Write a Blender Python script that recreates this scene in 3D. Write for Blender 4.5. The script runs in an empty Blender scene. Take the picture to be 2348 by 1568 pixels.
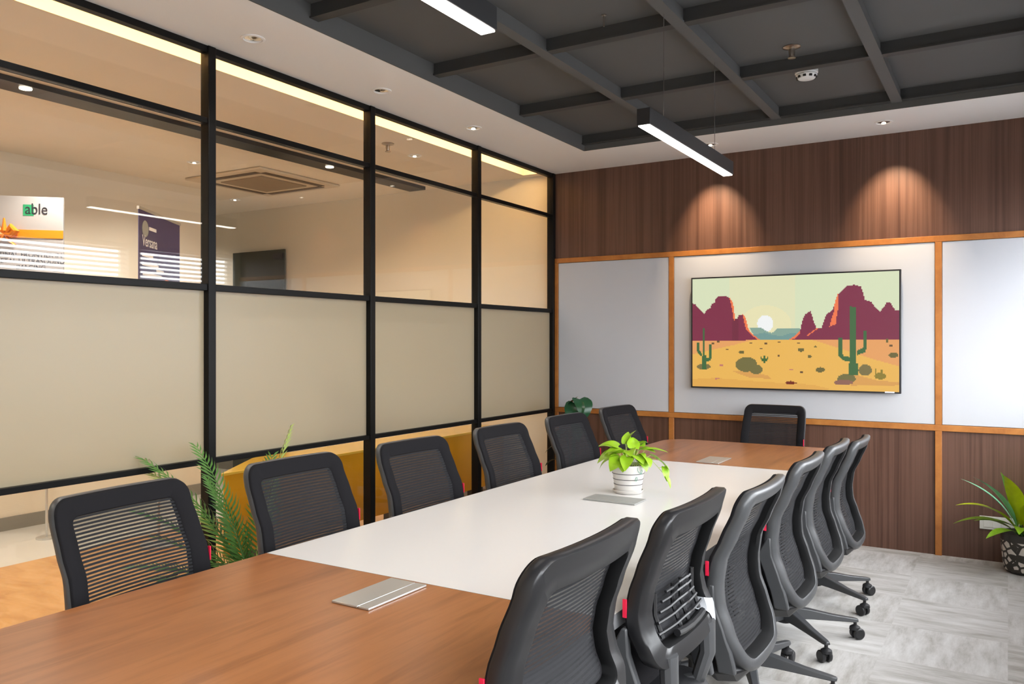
import bpy, math, random
from mathutils import Vector, Matrix
random.seed(7)
R = math.radians
col = bpy.context.scene.collection

# ------------------------------------------------------------------ colours / materials
def s2l(c):
    return tuple(((v/255)/12.92 if v/255 <= .04045 else (((v/255)+.055)/1.055)**2.4) for v in c)

MATS = {}
def mat(name, rgb, rough=.5, metal=0, spec=.5, emit=None, es=0, coat=0, bump=None, var=None):
    m = bpy.data.materials.new(name); m.use_nodes = True
    nt = m.node_tree; b = nt.nodes['Principled BSDF']
    c = s2l(rgb)
    b.inputs['Base Color'].default_value = (*c, 1)
    b.inputs['Roughness'].default_value = rough
    b.inputs['Metallic'].default_value = metal
    b.inputs['Specular IOR Level'].default_value = spec
    b.inputs['Coat Weight'].default_value = coat
    if emit:
        b.inputs['Emission Color'].default_value = (*s2l(emit), 1); b.inputs['Emission Strength'].default_value = es
    tc = None
    if bump or var:
        tc = nt.nodes.new('ShaderNodeTexCoord')
    if var:   # (scale, amount)
        n = nt.nodes.new('ShaderNodeTexNoise'); n.inputs['Scale'].default_value = var[0]; n.inputs['Detail'].default_value = 3
        nt.links.new(tc.outputs['Object'], n.inputs['Vector'])
        mp = nt.nodes.new('ShaderNodeMapRange'); mp.inputs['To Min'].default_value = 1-var[1]; mp.inputs['To Max'].default_value = 1+var[1]
        nt.links.new(n.outputs['Fac'], mp.inputs['Value'])
        mx = nt.nodes.new('ShaderNodeMix'); mx.data_type = 'RGBA'; mx.blend_type = 'MULTIPLY'; mx.inputs[0].default_value = 1
        mx.inputs[6].default_value = (*c, 1); nt.links.new(mp.outputs['Result'], mx.inputs[7])
        nt.links.new(mx.outputs[2], b.inputs['Base Color'])
    if bump:  # (scale, strength)
        n = nt.nodes.new('ShaderNodeTexNoise'); n.inputs['Scale'].default_value = bump[0]; n.inputs['Detail'].default_value = 2
        nt.links.new(tc.outputs['Object'], n.inputs['Vector'])
        bp = nt.nodes.new('ShaderNodeBump'); bp.inputs['Strength'].default_value = bump[1]; bp.inputs['Distance'].default_value = .01
        nt.links.new(n.outputs['Fac'], bp.inputs['Height']); nt.links.new(bp.outputs['Normal'], b.inputs['Normal'])
    MATS[name] = m
    return m

def ramp(nt, stops):
    r = nt.nodes.new('ShaderNodeValToRGB'); e = r.color_ramp.elements
    while len(e) < len(stops): e.new(.5)
    for el, (p, c) in zip(e, stops): el.position = p; el.color = (*s2l(c), 1)
    return r

def wood(name, stops, scale, rough=.4, coat=0, spec=.5, fine=6):
    """streaky wood; scale = mapping scale (small along the grain)"""
    m = bpy.data.materials.new(name); m.use_nodes = True; nt = m.node_tree; b = nt.nodes['Principled BSDF']
    tc = nt.nodes.new('ShaderNodeTexCoord'); mp = nt.nodes.new('ShaderNodeMapping'); mp.inputs['Scale'].default_value = scale
    nt.links.new(tc.outputs['Object'], mp.inputs['Vector'])
    n = nt.nodes.new('ShaderNodeTexNoise'); n.inputs['Scale'].default_value = 1; n.inputs['Detail'].default_value = fine; n.inputs['Roughness'].default_value = .62
    n.inputs['Distortion'].default_value = .4
    nt.links.new(mp.outputs[0], n.inputs['Vector'])
    r = ramp(nt, stops); nt.links.new(n.outputs['Fac'], r.inputs[0]); nt.links.new(r.outputs[0], b.inputs['Base Color'])
    b.inputs['Roughness'].default_value = rough; b.inputs['Coat Weight'].default_value = coat; b.inputs['Specular IOR Level'].default_value = spec
    b.inputs['Coat Roughness'].default_value = .15
    MATS[name] = m; return m

wood('panel_wood', [(.3, (70, 44, 33)), (.44, (88, 59, 46)), (.54, (104, 73, 59)), (.66, (84, 56, 43)), (.82, (120, 88, 74))], (20, 20, .25), .42)
wood('table_wood', [(.28, (130, 80, 46)), (.42, (154, 97, 57)), (.54, (170, 110, 66)), (.64, (148, 92, 53)), (.78, (180, 122, 75))], (10, .8, 10), .28, spec=.45)
wood('trim_wood', [(.3, (160, 96, 40)), (.6, (184, 118, 54)), (.8, (196, 132, 66))], (8, 8, 8), .45)
wood('corridor_floor_wood', [(.25, (172, 116, 62)), (.5, (200, 148, 90)), (.75, (214, 166, 110))], (3, 9, 3), .22)
mat('white_laminate', (232, 229, 226), .22, spec=.5)
mat('table_edge', (120, 120, 122), .5)
mat('ceiling_white', (242, 240, 238), .8)
mat('wall_white', (226, 221, 212), .7)
mat('corridor_wall', (232, 220, 200), .55)
mat('corridor_ceiling', (240, 230, 216), .6)
mat('dark_ceiling', (90, 90, 89), .75)
mat('beam_dark', (60, 60, 60), .6)
mat('black_frame', (12, 11, 10), .45, spec=.2)
mat('whiteboard', (196, 198, 204), .09, bump=(2.2, .22), spec=.5)
mat('board_white', (198, 199, 203), .35)
mat('black_plastic', (34, 34, 36), .42)
mat('chair_grey', (68, 69, 71), .36, var=(30, .06))
mat('chair_black', (30, 30, 32), .36)
mat('chair_fabric', (33, 32, 34), .95, spec=.1)
mat('black_fabric_trim', (10, 10, 11), .8, spec=.2)
mat('red_fabric', (214, 22, 62), .5)
mat('aluminium', (206, 206, 204), .3, metal=.7)
mat('dark_line', (50, 48, 46), .5)
mat('plastic_film', (176, 178, 182), .12)
mat('pot_white', (206, 202, 197), .3)
mat('pot_line', (58, 52, 56), .5)
mat('pot_green', (96, 160, 138), .5)
mat('soil', (62, 48, 36), .95, bump=(80, 1))
mat('leaf_lime', (142, 182, 34), .4, var=(25, .25))
mat('leaf_stem', (190, 206, 120), .5)
mat('leaf_palm', (84, 128, 56), .45, var=(18, .35))
mat('leaf_palm_light', (172, 190, 100), .45, var=(18, .3))
mat('leaf_dark', (20, 72, 40), .3, var=(18, .3))
mat('pot_dark', (52, 48, 42), .4)
mat('pot_petal', (214, 206, 196), .5)
mat('switch_white', (222, 220, 212), .35)
mat('switch_grey', (150, 150, 146), .5)
mat('chrome', (230, 228, 225), .12, metal=1)
mat('sprinkler_metal', (170, 160, 150), .3, metal=1)
mat('lamp_emit', (255, 255, 255), .5, emit=(255, 246, 236), es=15)
mat('spot_emit', (255, 255, 255), .5, emit=(255, 240, 215), es=9)
mat('led_warm', (255, 230, 180), .5, emit=(255, 212, 150), es=60)
mat('detector_white', (232, 232, 230), .4)
mat('mustard', (206, 142, 30), .16, var=(3, .12))
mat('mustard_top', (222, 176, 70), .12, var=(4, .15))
mat('tile_floor', (206, 202, 194), .2, var=(2, .06))
mat('skirting_grey', (138, 134, 126), .5)
mat('smoked_glass', (70, 74, 68), .1)
mat('banner_purple', (52, 40, 92), .5)
mat('poster_paper', (168, 163, 162), .6)
mat('banner_white', (238, 236, 240), .6)
mat('banner_text_dark', (30, 28, 40), .6)
mat('banner_orange', (240, 140, 24), .4)
mat('logo_green', (30, 140, 92), .5)
mat('skin_blob', (226, 130, 96), .5)
mat('blind_slat', (204, 206, 210), .5)
mat('ac_white', (214, 198, 176), .4)
mat('ac_dark', (92, 76, 62), .5)
mat('ac_grille', (150, 132, 112), .6)
mat('slot_cream', (240, 222, 190), .7)
mat('plaster_out', (200, 200, 200), .8)

def leafy_pot():
    # dark pot with pale pebble-like cells
    m = bpy.data.materials.new('pebble_pot'); m.use_nodes = True; nt = m.node_tree; b = nt.nodes['Principled BSDF']
    tc = nt.nodes.new('ShaderNodeTexCoord'); v = nt.nodes.new('ShaderNodeTexVoronoi'); v.feature = 'DISTANCE_TO_EDGE'; v.inputs['Scale'].default_value = 24
    nt.links.new(tc.outputs['Object'], v.inputs['Vector'])
    r = ramp(nt, [(.0, (52, 48, 42)), (.13, (56, 50, 44)), (.17, (214, 206, 196)), (1, (220, 212, 202))])
    nt.links.new(v.outputs['Distance'], r.inputs[0]); nt.links.new(r.outputs[0], b.inputs['Base Color']); b.inputs['Roughness'].default_value = .5
    MATS['pebble_pot'] = m
leafy_pot()

def glass_mat():
    m = bpy.data.materials.new('clear_glass'); m.use_nodes = True; nt = m.node_tree; nt.nodes.clear()
    o = nt.nodes.new('ShaderNodeOutputMaterial'); mx = nt.nodes.new('ShaderNodeMixShader')
    t = nt.nodes.new('ShaderNodeBsdfTransparent'); t.inputs[0].default_value = (.97, .975, .96, 1)
    g = nt.nodes.new('ShaderNodeBsdfGlossy'); g.inputs['Roughness'].default_value = .0
    lw = nt.nodes.new('ShaderNodeLayerWeight'); pw = nt.nodes.new('ShaderNodeMath'); pw.operation = 'POWER'; pw.inputs[1].default_value = 5
    nt.links.new(lw.outputs['Facing'], pw.inputs[0]); lw.inputs[0].default_value = .5; f = nt.nodes.new('ShaderNodeMath'); f.operation = 'MULTIPLY_ADD'; f.inputs[1].default_value = .9; f.inputs[2].default_value = .045
    nt.links.new(pw.outputs[0], f.inputs[0])
    nt.links.new(f.outputs[0], mx.inputs[0]); nt.links.new(t.outputs[0], mx.inputs[1]); nt.links.new(g.outputs[0], mx.inputs[2]); nt.links.new(mx.outputs[0], o.inputs[0])
    MATS['clear_glass'] = m
    m = bpy.data.materials.new('frosted_glass'); m.use_nodes = True; nt = m.node_tree; nt.nodes.clear()
    o = nt.nodes.new('ShaderNodeOutputMaterial')
    d = nt.nodes.new('ShaderNodeBsdfDiffuse'); d.inputs[0].default_value = (*s2l((168, 164, 152)), 1)
    t = nt.nodes.new('ShaderNodeBsdfTranslucent'); t.inputs[0].default_value = (*s2l((172, 168, 140)), 1)
    a = nt.nodes.new('ShaderNodeMixShader'); a.inputs[0].default_value = .55
    g = nt.nodes.new('ShaderNodeBsdfGlossy'); g.inputs['Roughness'].default_value = .28
    mx = nt.nodes.new('ShaderNodeMixShader'); f = nt.nodes.new('ShaderNodeFresnel'); f.inputs[0].default_value = 1.4
    nt.links.new(d.outputs[0], a.inputs[1]); nt.links.new(t.outputs[0], a.inputs[2])
    nt.links.new(f.outputs[0], mx.inputs[0]); nt.links.new(a.outputs[0], mx.inputs[1]); nt.links.new(g.outputs[0], mx.inputs[2]); nt.links.new(mx.outputs[0], o.inputs[0])
    MATS['frosted_glass'] = m
glass_mat()

def mesh_mat(name='chair_net', gap=.56):
    # woven net of a chair back: fine horizontal slits with see-through gaps
    m = bpy.data.materials.new(name); m.use_nodes = True; nt = m.node_tree; nt.nodes.clear()
    o = nt.nodes.new('ShaderNodeOutputMaterial'); mx = nt.nodes.new('ShaderNodeMixShader')
    t = nt.nodes.new('ShaderNodeBsdfTransparent')
    p = nt.nodes.new('ShaderNodeBsdfPrincipled'); p.inputs['Base Color'].default_value = (*s2l((42, 42, 44)), 1); p.inputs['Roughness'].default_value = .8; p.inputs['Specular IOR Level'].default_value = .12
    tc = nt.nodes.new('ShaderNodeTexCoord'); w = nt.nodes.new('ShaderNodeTexWave'); w.wave_type = 'BANDS'; w.bands_direction = 'Z'; w.wave_profile = 'SIN'
    w.inputs['Scale'].default_value = .314/.0105; w.inputs['Distortion'].default_value = 0
    nt.links.new(tc.outputs['Object'], w.inputs['Vector'])
    mr = nt.nodes.new('ShaderNodeMapRange'); mr.inputs['From Min'].default_value = .52; mr.inputs['From Max'].default_value = .68
    mr.inputs['To Min'].default_value = 0; mr.inputs['To Max'].default_value = gap
    nt.links.new(w.outputs['Fac'], mr.inputs['Value']); nt.links.new(mr.outputs[0], mx.inputs[0])
    nt.links.new(p.outputs[0], mx.inputs[1]); nt.links.new(t.outputs[0], mx.inputs[2]); nt.links.new(mx.outputs[0], o.inputs[0])
    MATS[name] = m
mesh_mat(); mesh_mat('chair_net_dense', .16)

def carpet_mat():
    m = bpy.data.materials.new('carpet_tiles'); m.use_nodes = True; nt = m.node_tree; b = nt.nodes['Principled BSDF']; b.inputs['Roughness'].default_value = .95
    b.inputs['Specular IOR Level'].default_value = .15
    N = nt.nodes.new; L = nt.links.new
    tc = N('ShaderNodeTexCoord')
    # plank index
    mp = N('ShaderNodeMapping'); mp.inputs['Scale'].default_value = (2, 2, 0); L(tc.outputs['Object'], mp.inputs[0])
    fl = N('ShaderNodeVectorMath'); fl.operation = 'FLOOR'; L(mp.outputs[0], fl.inputs[0])
    ck = N('ShaderNodeTexChecker'); ck.inputs['Scale'].default_value = 2; 
    off = N('ShaderNodeVectorMath'); off.operation = 'ADD'; off.inputs[1].default_value = (0, 0, .1); L(tc.outputs['Object'], off.inputs[0]); L(off.outputs[0], ck.inputs[0])
    wn = N('ShaderNodeTexWhiteNoise'); wn.noise_dimensions = '3D'; L(fl.outputs[0], wn.inputs[0])
    def streak(sc):
        q = N('ShaderNodeMapping'); q.inputs['Scale'].default_value = sc; L(tc.outputs['Object'], q.inputs[0])
        n = N('ShaderNodeTexNoise'); n.inputs['Scale'].default_value = 1; n.inputs['Detail'].default_value = 5; n.inputs['Roughness'].default_value = .7; L(q.outputs[0], n.inputs['Vector']); return n
    a = streak((3.0, 15, 1)); c = streak((15, 3.0, 1))
    mx = N('ShaderNodeMix'); L(ck.outputs['Fac'], mx.inputs[0]); L(a.outputs['Fac'], mx.inputs[2]); L(c.outputs['Fac'], mx.inputs[3])
    big = N('ShaderNodeTexNoise'); big.inputs['Scale'].default_value = 1.3; big.inputs['Detail'].default_value = 3; L(tc.outputs['Object'], big.inputs['Vector'])
    ad = N('ShaderNodeMath'); ad.operation = 'MULTIPLY_ADD'; L(wn.outputs['Value'], ad.inputs[0]); ad.inputs[1].default_value = .13; L(mx.outputs[0], ad.inputs[2])
    ad2 = N('ShaderNodeMath'); ad2.operation = 'MULTIPLY_ADD'; L(big.outputs['Fac'], ad2.inputs[0]); ad2.inputs[1].default_value = .3; L(ad.outputs[0], ad2.inputs[2])
    r = ramp(nt, [(.42, (146, 140, 132)), (.6, (170, 166, 160)), (.74, (188, 185, 181)), (.95, (206, 204, 201))])
    L(ad2.outputs[0], r.inputs[0]); L(r.outputs[0], b.inputs['Base Color'])
    MATS['carpet_tiles'] = m
carpet_mat()

# ------------------------------------------------------------------ mesh building
class MB:
    def __init__(s): s.v = []; s.f = []; s.mi = []; s.cur = 0
    def add(s, vs, fs, M=None):
        o = len(s.v)
        for v in vs:
            v = Vector(v)
            if M is not None: v = M @ v
            s.v.append(tuple(v))
        for f in fs: s.f.append(tuple(i+o for i in f)); s.mi.append(s.cur)
        return s
    def box(s, x0, x1, y0, y1, z0, z1, M=None):
        vs = [(x, y, z) for z in (z0, z1) for y in (y0, y1) for x in (x0, x1)]
        return s.add(vs, [(0, 2, 3, 1), (4, 5, 7, 6), (0, 1, 5, 4), (2, 6, 7, 3), (0, 4, 6, 2), (1, 3, 7, 5)], M)
    def prism(s, pts, z0, z1, M=None):
        n = len(pts); vs = [(x, y, z0) for x, y in pts]+[(x, y, z1) for x, y in pts]
        fs = [tuple(range(n-1, -1, -1)), tuple(range(n, 2*n))]+[(i, (i+1) % n, n+(i+1) % n, n+i) for i in range(n)]
        return s.add(vs, fs, M)
    def lathe(s, prof, n=32, M=None, cap=True):
        vs = []; fs = []
        for r, z in prof:
            for k in range(n):
                a = 2*math.pi*k/n; vs.append((r*math.cos(a), r*math.sin(a), z))
        for i in range(len(prof)-1):
            for k in range(n):
                k2 = (k+1) % n; fs.append((i*n+k, i*n+k2, (i+1)*n+k2, (i+1)*n+k))
        if cap:
            fs.append(tuple(range(n-1, -1, -1))); fs.append(tuple((len(prof)-1)*n+k for k in range(n)))
        return s.add(vs, fs, M)
    def tube(s, path, rad, n=8, M=None, flat=1.0):
        path = [Vector(p) for p in path]; rr = rad if isinstance(rad, (list, tuple)) else [rad]*len(path)
        vs = []; fs = []; prev = None
        for i, p in enumerate(path):
            t = (path[min(i+1, len(path)-1)]-path[max(i-1, 0)]).normalized()
            ref = Vector((0, 0, 1)) if abs(t.z) < .95 else Vector((1, 0, 0))
            u = t.cross(ref).normalized() if prev is None else (prev-t*prev.dot(t)).normalized()
            prev = u; w = t.cross(u)
            for k in range(n):
                a = 2*math.pi*k/n; vs.append(p+u*math.cos(a)*rr[i]+w*math.sin(a)*rr[i]*flat)
        for i in range(len(path)-1):
            for k in range(n):
                k2 = (k+1) % n; fs.append((i*n+k, i*n+k2, (i+1)*n+k2, (i+1)*n+k))
        fs.append(tuple(range(n-1, -1, -1))); fs.append(tuple((len(path)-1)*n+k for k in range(n)))
        return s.add(vs, fs, M)
    def build(s, name, mats, parent=None, smooth=35, bevel=0, loc=None, rot=None, solid=0):
        me = bpy.data.meshes.new(name); me.from_pydata(s.v, [], s.f)
        if isinstance(mats, str): mats = [mats]
        for m in mats: me.materials.append(MATS[m])
        if len(mats) > 1:
            for p, i in zip(me.polygons, s.mi): p.material_index = i
        me.validate(); me.update()
        o = bpy.data.objects.new(name, me); col.objects.link(o)
        if smooth:
            for p in me.polygons: p.use_smooth = True
            me.set_sharp_from_angle(angle=R(smooth))
        if bevel:
            b = o.modifiers.new('Bevel', 'BEVEL'); b.width = bevel; b.segments = 2; b.limit_method = 'ANGLE'; b.angle_limit = R(40)
            b.harden_normals = False
        if solid:
            q = o.modifiers.new('Solid', 'SOLIDIFY'); q.thickness = solid; q.offset = 0
        if parent is not None: o.parent = parent
        if loc is not None: o.location = loc
        if rot is not None: o.rotation_euler = rot
        return o

def tag(o, label=None, cat=None, group=None, kind=None):
    if label: o['label'] = label
    if cat: o['category'] = cat
    if group: o['group'] = group
    if kind: o['kind'] = kind
    return o
def struct(o): o['kind'] = 'structure'; return o
def empty(name, loc=(0, 0, 0), rz=0, parent=None):
    o = bpy.data.objects.new(name, None); col.objects.link(o); o.location = loc; o.rotation_euler = (0, 0, rz); o.empty_display_size = .1
    if parent: o.parent = parent
    return o
def copy_tree(o, parent=None):
    c = o.copy(); col.objects.link(c); c.parent = parent
    for ch in list(o.children): copy_tree(ch, c)
    return c
def box(name, x0, x1, y0, y1, z0, z1, m, parent=None, bevel=0):
    cx, cy, cz = (x0+x1)/2, (y0+y1)/2, z0
    return MB().box(x0-cx, x1-cx, y0-cy, y1-cy, 0, z1-z0).build(name, m, parent, bevel=bevel, loc=(cx, cy, cz))

# ------------------------------------------------------------------ constants of the room
GX = -3.32       # glass wall
BY = 6.13        # back wall
CZ = 2.85        # soffit
RX = .60         # window wall
FY = -1.30       # wall behind the camera
KX0, KX1 = -2.71, .14    # ceiling recess
KY0, KY1 = -.85, 5.50
KZ = 2.955
OX = -9.2        # far left of the corridor

# ------------------------------------------------------------------ camera
cam = bpy.data.cameras.new('camera'); co = bpy.data.objects.new('camera', cam); col.objects.link(co)
cam.sensor_width = 36; cam.lens = 1870/2348*36; cam.clip_start = .02
co.location = (0, 0, 1.42); co.rotation_euler = (R(90), 0, R(31.3))
bpy.context.scene.camera = co

# ------------------------------------------------------------------ room shell
f = struct(MB().box(GX, RX+.15, FY, BY, -.06, 0).build('floor', 'carpet_tiles'))
cf = struct(MB().box(-5.42, GX, FY, BY, -.06, 0).build('floor', 'corridor_floor_wood')); cf.name = 'floor.001'
cf = struct(MB().box(OX, -5.42, FY, BY, -.06, 0).build('floor', 'tile_floor')); cf.name = 'floor.002'
# ceiling: white soffit with the dark recess
c = MB()
c.box(GX-.03, KX0, FY, BY, CZ, CZ+.14); c.box(KX1, RX+.15, FY, BY, CZ, CZ+.14)
c.box(KX0, KX1, KY1, BY, CZ, CZ+.14); c.box(KX0, KX1, FY, KY0, CZ, CZ+.14)
ceil = struct(c.build('ceiling', 'ceiling_white', smooth=0))
c = MB(); c.box(KX0-.004, KX1+.004, KY0-.004, KY1+.004, KZ, KZ+.05)
e = .004
c.box(KX0-e, KX0+e, KY0, KY1, CZ-.001, KZ); c.box(KX1-e, KX1+e, KY0, KY1, CZ-.001, KZ)
c.box(KX0, KX1, KY1-e, KY1+e, CZ-.001, KZ); c.box(KX0, KX1, KY0-e, KY0+e, CZ-.001, KZ)
struct(c.build('recess', 'dark_ceiling', parent=ceil, smooth=0))
# grid of beams in the recess
ti = 1
def trim(o):
    global ti
    o.name = 'trim_%d' % ti; ti += 1; return struct(o)
for k in range(7):
    y = 5.50-.93*k
    if k == 0: y = 5.475
    m = MB(); m.box(KX0, KX1, y-.02, y+.02, 2.889, KZ); m.box(KX0, KX1, y-.028, y-.02, 2.889, 2.897); m.box(KX0, KX1, y+.02, y+.028, 2.889, 2.897)
    trim(m.build('trim', 'beam_dark', smooth=0))
for x in (-2.02, -1.30, -.58):
    m = MB(); m.box(x-.022, x+.022, KY0, KY1, 2.886, KZ); m.box(x-.03, x-.022, KY0, KY1, 2.886, 2.895); m.box(x+.022, x+.03, KY0, KY1, 2.886, 2.895)
    trim(m.build('trim', 'dark_ceiling', smooth=0))

# back wall with wood cladding
wb = struct(box('wall_back', OX, RX+.15, BY+.012, BY+.15, 0, CZ+.14, 'corridor_wall'))
def wall_child(name, x0, x1, z0, z1, y0, y1, m, bevel=0):
    o = box(name, x0, x1, y0, y1, z0, z1, m, bevel=bevel); return o
TU, TL = 2.108, .848     # trim centres
a = MB().box(GX+.02, RX, BY, BY+.012, TU, CZ).build('wood_panel', 'panel_wood', smooth=0); a.parent = wb; a.matrix_parent_inverse = wb.matrix_world.inverted()
a.location = -Vector(wb.location)
a = MB().box(GX+.02, RX, BY, BY+.012, 0, TL).build('wood_panel', 'panel_wood', smooth=0); a.parent = wb; a.location = -Vector(wb.location)
for (x0, x1, z0, z1) in [(GX+.02, RX, TU-.02, TU+.02), (GX+.02, RX, TL-.02, TL+.02)]+[(a_, a_+.04, *zz) for a_ in (GX+.02, -2.276, -.415) for zz in ((0, TL-.0205), (TL+.0205, TU-.0205))]:
    trim(box('trim', x0, x1, BY-.018, BY-.0005, z0, z1, 'trim_wood', bevel=.002))
def board(x0, x1, lab, m):
    t = empty('whiteboard', ((x0+x1)/2, BY, TL+.02))
    w = (x1-x0)/2; h = TU-TL-.04
    MB().box(-w, w, -.012, -.001, .003, h-.003).build('writing_surface', m, t, bevel=.002)
    tag(t, lab, 'whiteboard'); return t
board(GX+.062, -2.278, 'narrow glossy whiteboard beside the black-framed glass wall, left of the screen', 'whiteboard')
board(-2.234, -.417, 'wide white board panel directly behind the wall-mounted screen', 'board_white')
board(-.373, RX-.01, 'white board panel at the right edge, right of the screen, above the leafy floor plant', 'whiteboard')

# window wall (right of the camera) and wall behind the camera
WZ0, WZ1 = .92, 2.37
wr = MB()
wr.box(RX, RX+.15, FY, BY, 0, WZ0); wr.box(RX, RX+.15, FY, BY, WZ1, CZ)
wins = [(-1.0, .30), (.42, 1.80), (1.92, 3.30), (3.42, 4.80), (4.92, 6.05)]
edges = [FY]+[v for w in wins for v in w]+[BY]
for i in range(0, len(edges), 2): wr.box(RX, RX+.15, edges[i], edges[i+1], WZ0, WZ1)
struct(wr.build('wall_right', 'wall_white', smooth=0))
struct(MB().box(OX, RX+.15, FY-.12, FY, 0, CZ+.14).build('wall_front', 'wall_white', smooth=0))
struct(MB().box(GX-.06, GX+.05, FY, -.96, 0, CZ).build('wall_left', 'wall_white', smooth=0))
for i, (y0, y1) in enumerate(wins):
    w = empty('window_%d' % (i+6), (RX+.09, (y0+y1)/2, WZ0)); struct(w); h = (y1-y0)/2; H = WZ1-WZ0
    m = MB(); m.box(-.02, .02, -h, h, 0, .045); m.box(-.02, .02, -h, h, H-.045, H); m.box(-.02, .02, -h, -h+.045, 0, H); m.box(-.02, .02, h-.045, h, 0, H)
    m.build('window_frame', 'ceiling_white', w, smooth=0)
    b = empty('venetian_blind', (RX+.032, (y0+y1)/2, WZ0+.02))
    tag(b, ['pale venetian blind on the window nearest the wall behind the camera', 'pale venetian blind on the window beside the camera',
            'pale venetian blind on the third window from the screen wall', 'pale venetian blind on the second window from the screen wall',
            'pale venetian blind on the window closest to the screen wall'][i], 'window blind', 'venetian blinds on the windows')
    MB().box(-.025, .025, -h+.01, h-.01, H-.06, H-.025).build('head_rail', 'blind_slat', b, smooth=0)
    m = MB(); z = .02
    while z < H-.07:
        M = Matrix.Translation((0, 0, z)) @ Matrix.Rotation(R(-33), 4, 'Y')
        m.box(-.024, .024, -h+.012, h-.012, -.0012, .0012, M); z += .045
    m.build('slats', 'blind_slat', b, smooth=0)
    for yy in (-h+.2, h-.2):
        MB().tube([(-.026, yy, 0), (-.026, yy, H-.05)], .0016, 5).build('ladder_cord', 'blind_slat', b)

# ------------------------------------------------------------------ black framed glass partition
MY = [6.13-1.17*k for k in range(7)]      # mullion lines, from the back wall
MY[0] = 6.105
TZ = [2.82, 2.489, 1.684, .843, .02]      # top frame, transoms, base
for k in range(6):
    y1, y0 = MY[k], MY[k+1]; yc = (y0+y1)/2; h = (y1-y0)/2
    w = struct(empty('window_%d' % (12+k) if k > 4 else 'window_%d' % (k+1), (GX, yc, 0)))
    MB().box(-.03, .03, -.022, .022, 0, CZ).build('mullion', 'black_frame', w, bevel=.003, loc=(0, h if k == 0 else h, 0))
    for z, t in ((2.834, .032), (2.489, .028), (1.684, .032), (.843, .026), (.03, .06)):
        MB().box(-.022, .022, -h+.02, h-.02, -t/2, t/2).build('transom', 'black_frame', w, bevel=.002, loc=(0, 0, z))
    for z0, z1, m, nm in ((2.503, 2.818, 'clear_glass', 'glass_pane'), (1.70, 2.475, 'clear_glass', 'glass_pane'),
                          (.856, 1.668, 'frosted_glass', 'frosted_pane'), (.06, .83, 'clear_glass', 'glass_pane')):
        if m == 'frosted_glass':
            MB().add([(0, -h+.02, z0), (0, h-.02, z0), (0, h-.02, z1), (0, -h+.02, z1)], [(0, 1, 2, 3)]).build(nm, m, w, smooth=0, loc=(-.006, 0, 0))
        else:
            MB().box(-.004, .004, -h+.02, h-.02, z0, z1).build(nm, m, w, smooth=0)

# ------------------------------------------------------------------ corridor beyond the glass
CW = -6.45
struct(MB().box(CW-.12, CW, FY, 5.05, 0, CZ).build('wall_left', 'corridor_wall', smooth=0)).name = 'wall_left.001'
struct(MB().box(OX-.1, OX, FY, BY, 0, CZ).build('wall_left', 'corridor_wall', smooth=0)).name = 'wall_left.002'
struct(MB().box(CW, CW+.015, FY, 5.05, 0, .10).build('baseboard_left', 'skirting_grey', smooth=0))
struct(MB().box(OX, GX-.03, BY-.005, BY+.012, 0, .10).build('baseboard_back', 'skirting_grey', smooth=0))
SX0, SX1 = -3.555, -3.35
c = MB(); c.box(OX, SX0, FY, BY, CZ, CZ+.14); c.box(SX0, SX1, 6.03, BY, CZ, CZ+.14)
cc = struct(c.build('ceiling', 'corridor_ceiling', smooth=0)); cc.name = 'ceiling.001'
c = MB(); c.box(SX0, SX1, FY, 6.03, CZ+.13, CZ+.14); c.box(SX0-.003, SX0+.002, FY, 6.03, CZ, CZ+.13)
c.build('light_slot', 'slot_cream', cc, smooth=0)['kind'] = 'structure'
led = MB().box(0, .012, -3.6, 3.6, 0, .02).build('led_strip', 'led_warm', smooth=0, loc=(SX1-.016, 2.42, CZ+.055))
tag(led, 'warm glowing LED strip in the ceiling slot along the top of the glass wall', 'light strip')
# dark track with small spots
t = empty('light_track', (-4.67, 3.5, CZ))
tag(t, 'long black ceiling track carrying small lit spots beyond the glass wall', 'track light')
MB().box(-.09, .09, -2.5, 2.5, -.03, 0).build('track', 'black_plastic', t, smooth=0)
for y in (.2, 2.45, 4.81):
    MB().lathe([(.032, -.036), (.032, -.03)], 20).build('spot_lens', 'spot_emit', t, loc=(.04, y-3.5, 0))
# AC cassette
t = empty('ceiling_cassette', (-5.66, 5.06, CZ)); tag(t, 'square cream air conditioning cassette in the ceiling beyond the glass', 'air conditioner')
MB().box(-.47, .47, -.47, .47, -.022, 0).build('casing', 'ac_white', t, bevel=.01)
m = MB()
for s in (1, -1):
    m.box(-.34, .34, s*.37-.03, s*.37+.03, -.026, -.0205); m.box(s*.37-.03, s*.37+.03, -.34, .34, -.026, -.0205)
m.build('air_slot', 'ac_dark', t, smooth=0)
MB().box(-.26, .26, -.26, .26, -.03, -.02).build('grille', 'ac_grille', t, bevel=.004)
def downlight(x, y, z, lab, grp, emit=True, r=.045):
    t = empty('downlight', (x, y, z)); tag(t, lab, 'ceiling light', grp)
    MB().lathe([(r*1.25, 0), (r*1.25, -.004), (r, -.006), (r*.95, -.002), (r*.8, 0)], 28, cap=False).build('bezel', 'ceiling_white', t)
    MB().lathe([(r*.85, -.0015), (r*.6, -.003), (r*.35, -.006), (.001, -.008)], 24).build('reflector', 'chrome', t)
    if emit:
        MB().lathe([(r*.3, -.010), (r*.3, -.007)], 16).build('lens', 'spot_emit', t)
    return t
for x, y, la in ((-3.89, 4.96, 'small round downlight in the corridor ceiling just past the sprinkler'), (-5.53, 4.23, 'small round downlight in the corridor ceiling in front of the cassette'),
             (-6.63, 5.55, 'small round downlight in the corridor ceiling above the dark glass door')):
    downlight(x, y, CZ, la, 'small downlights beyond the glass wall')
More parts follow.
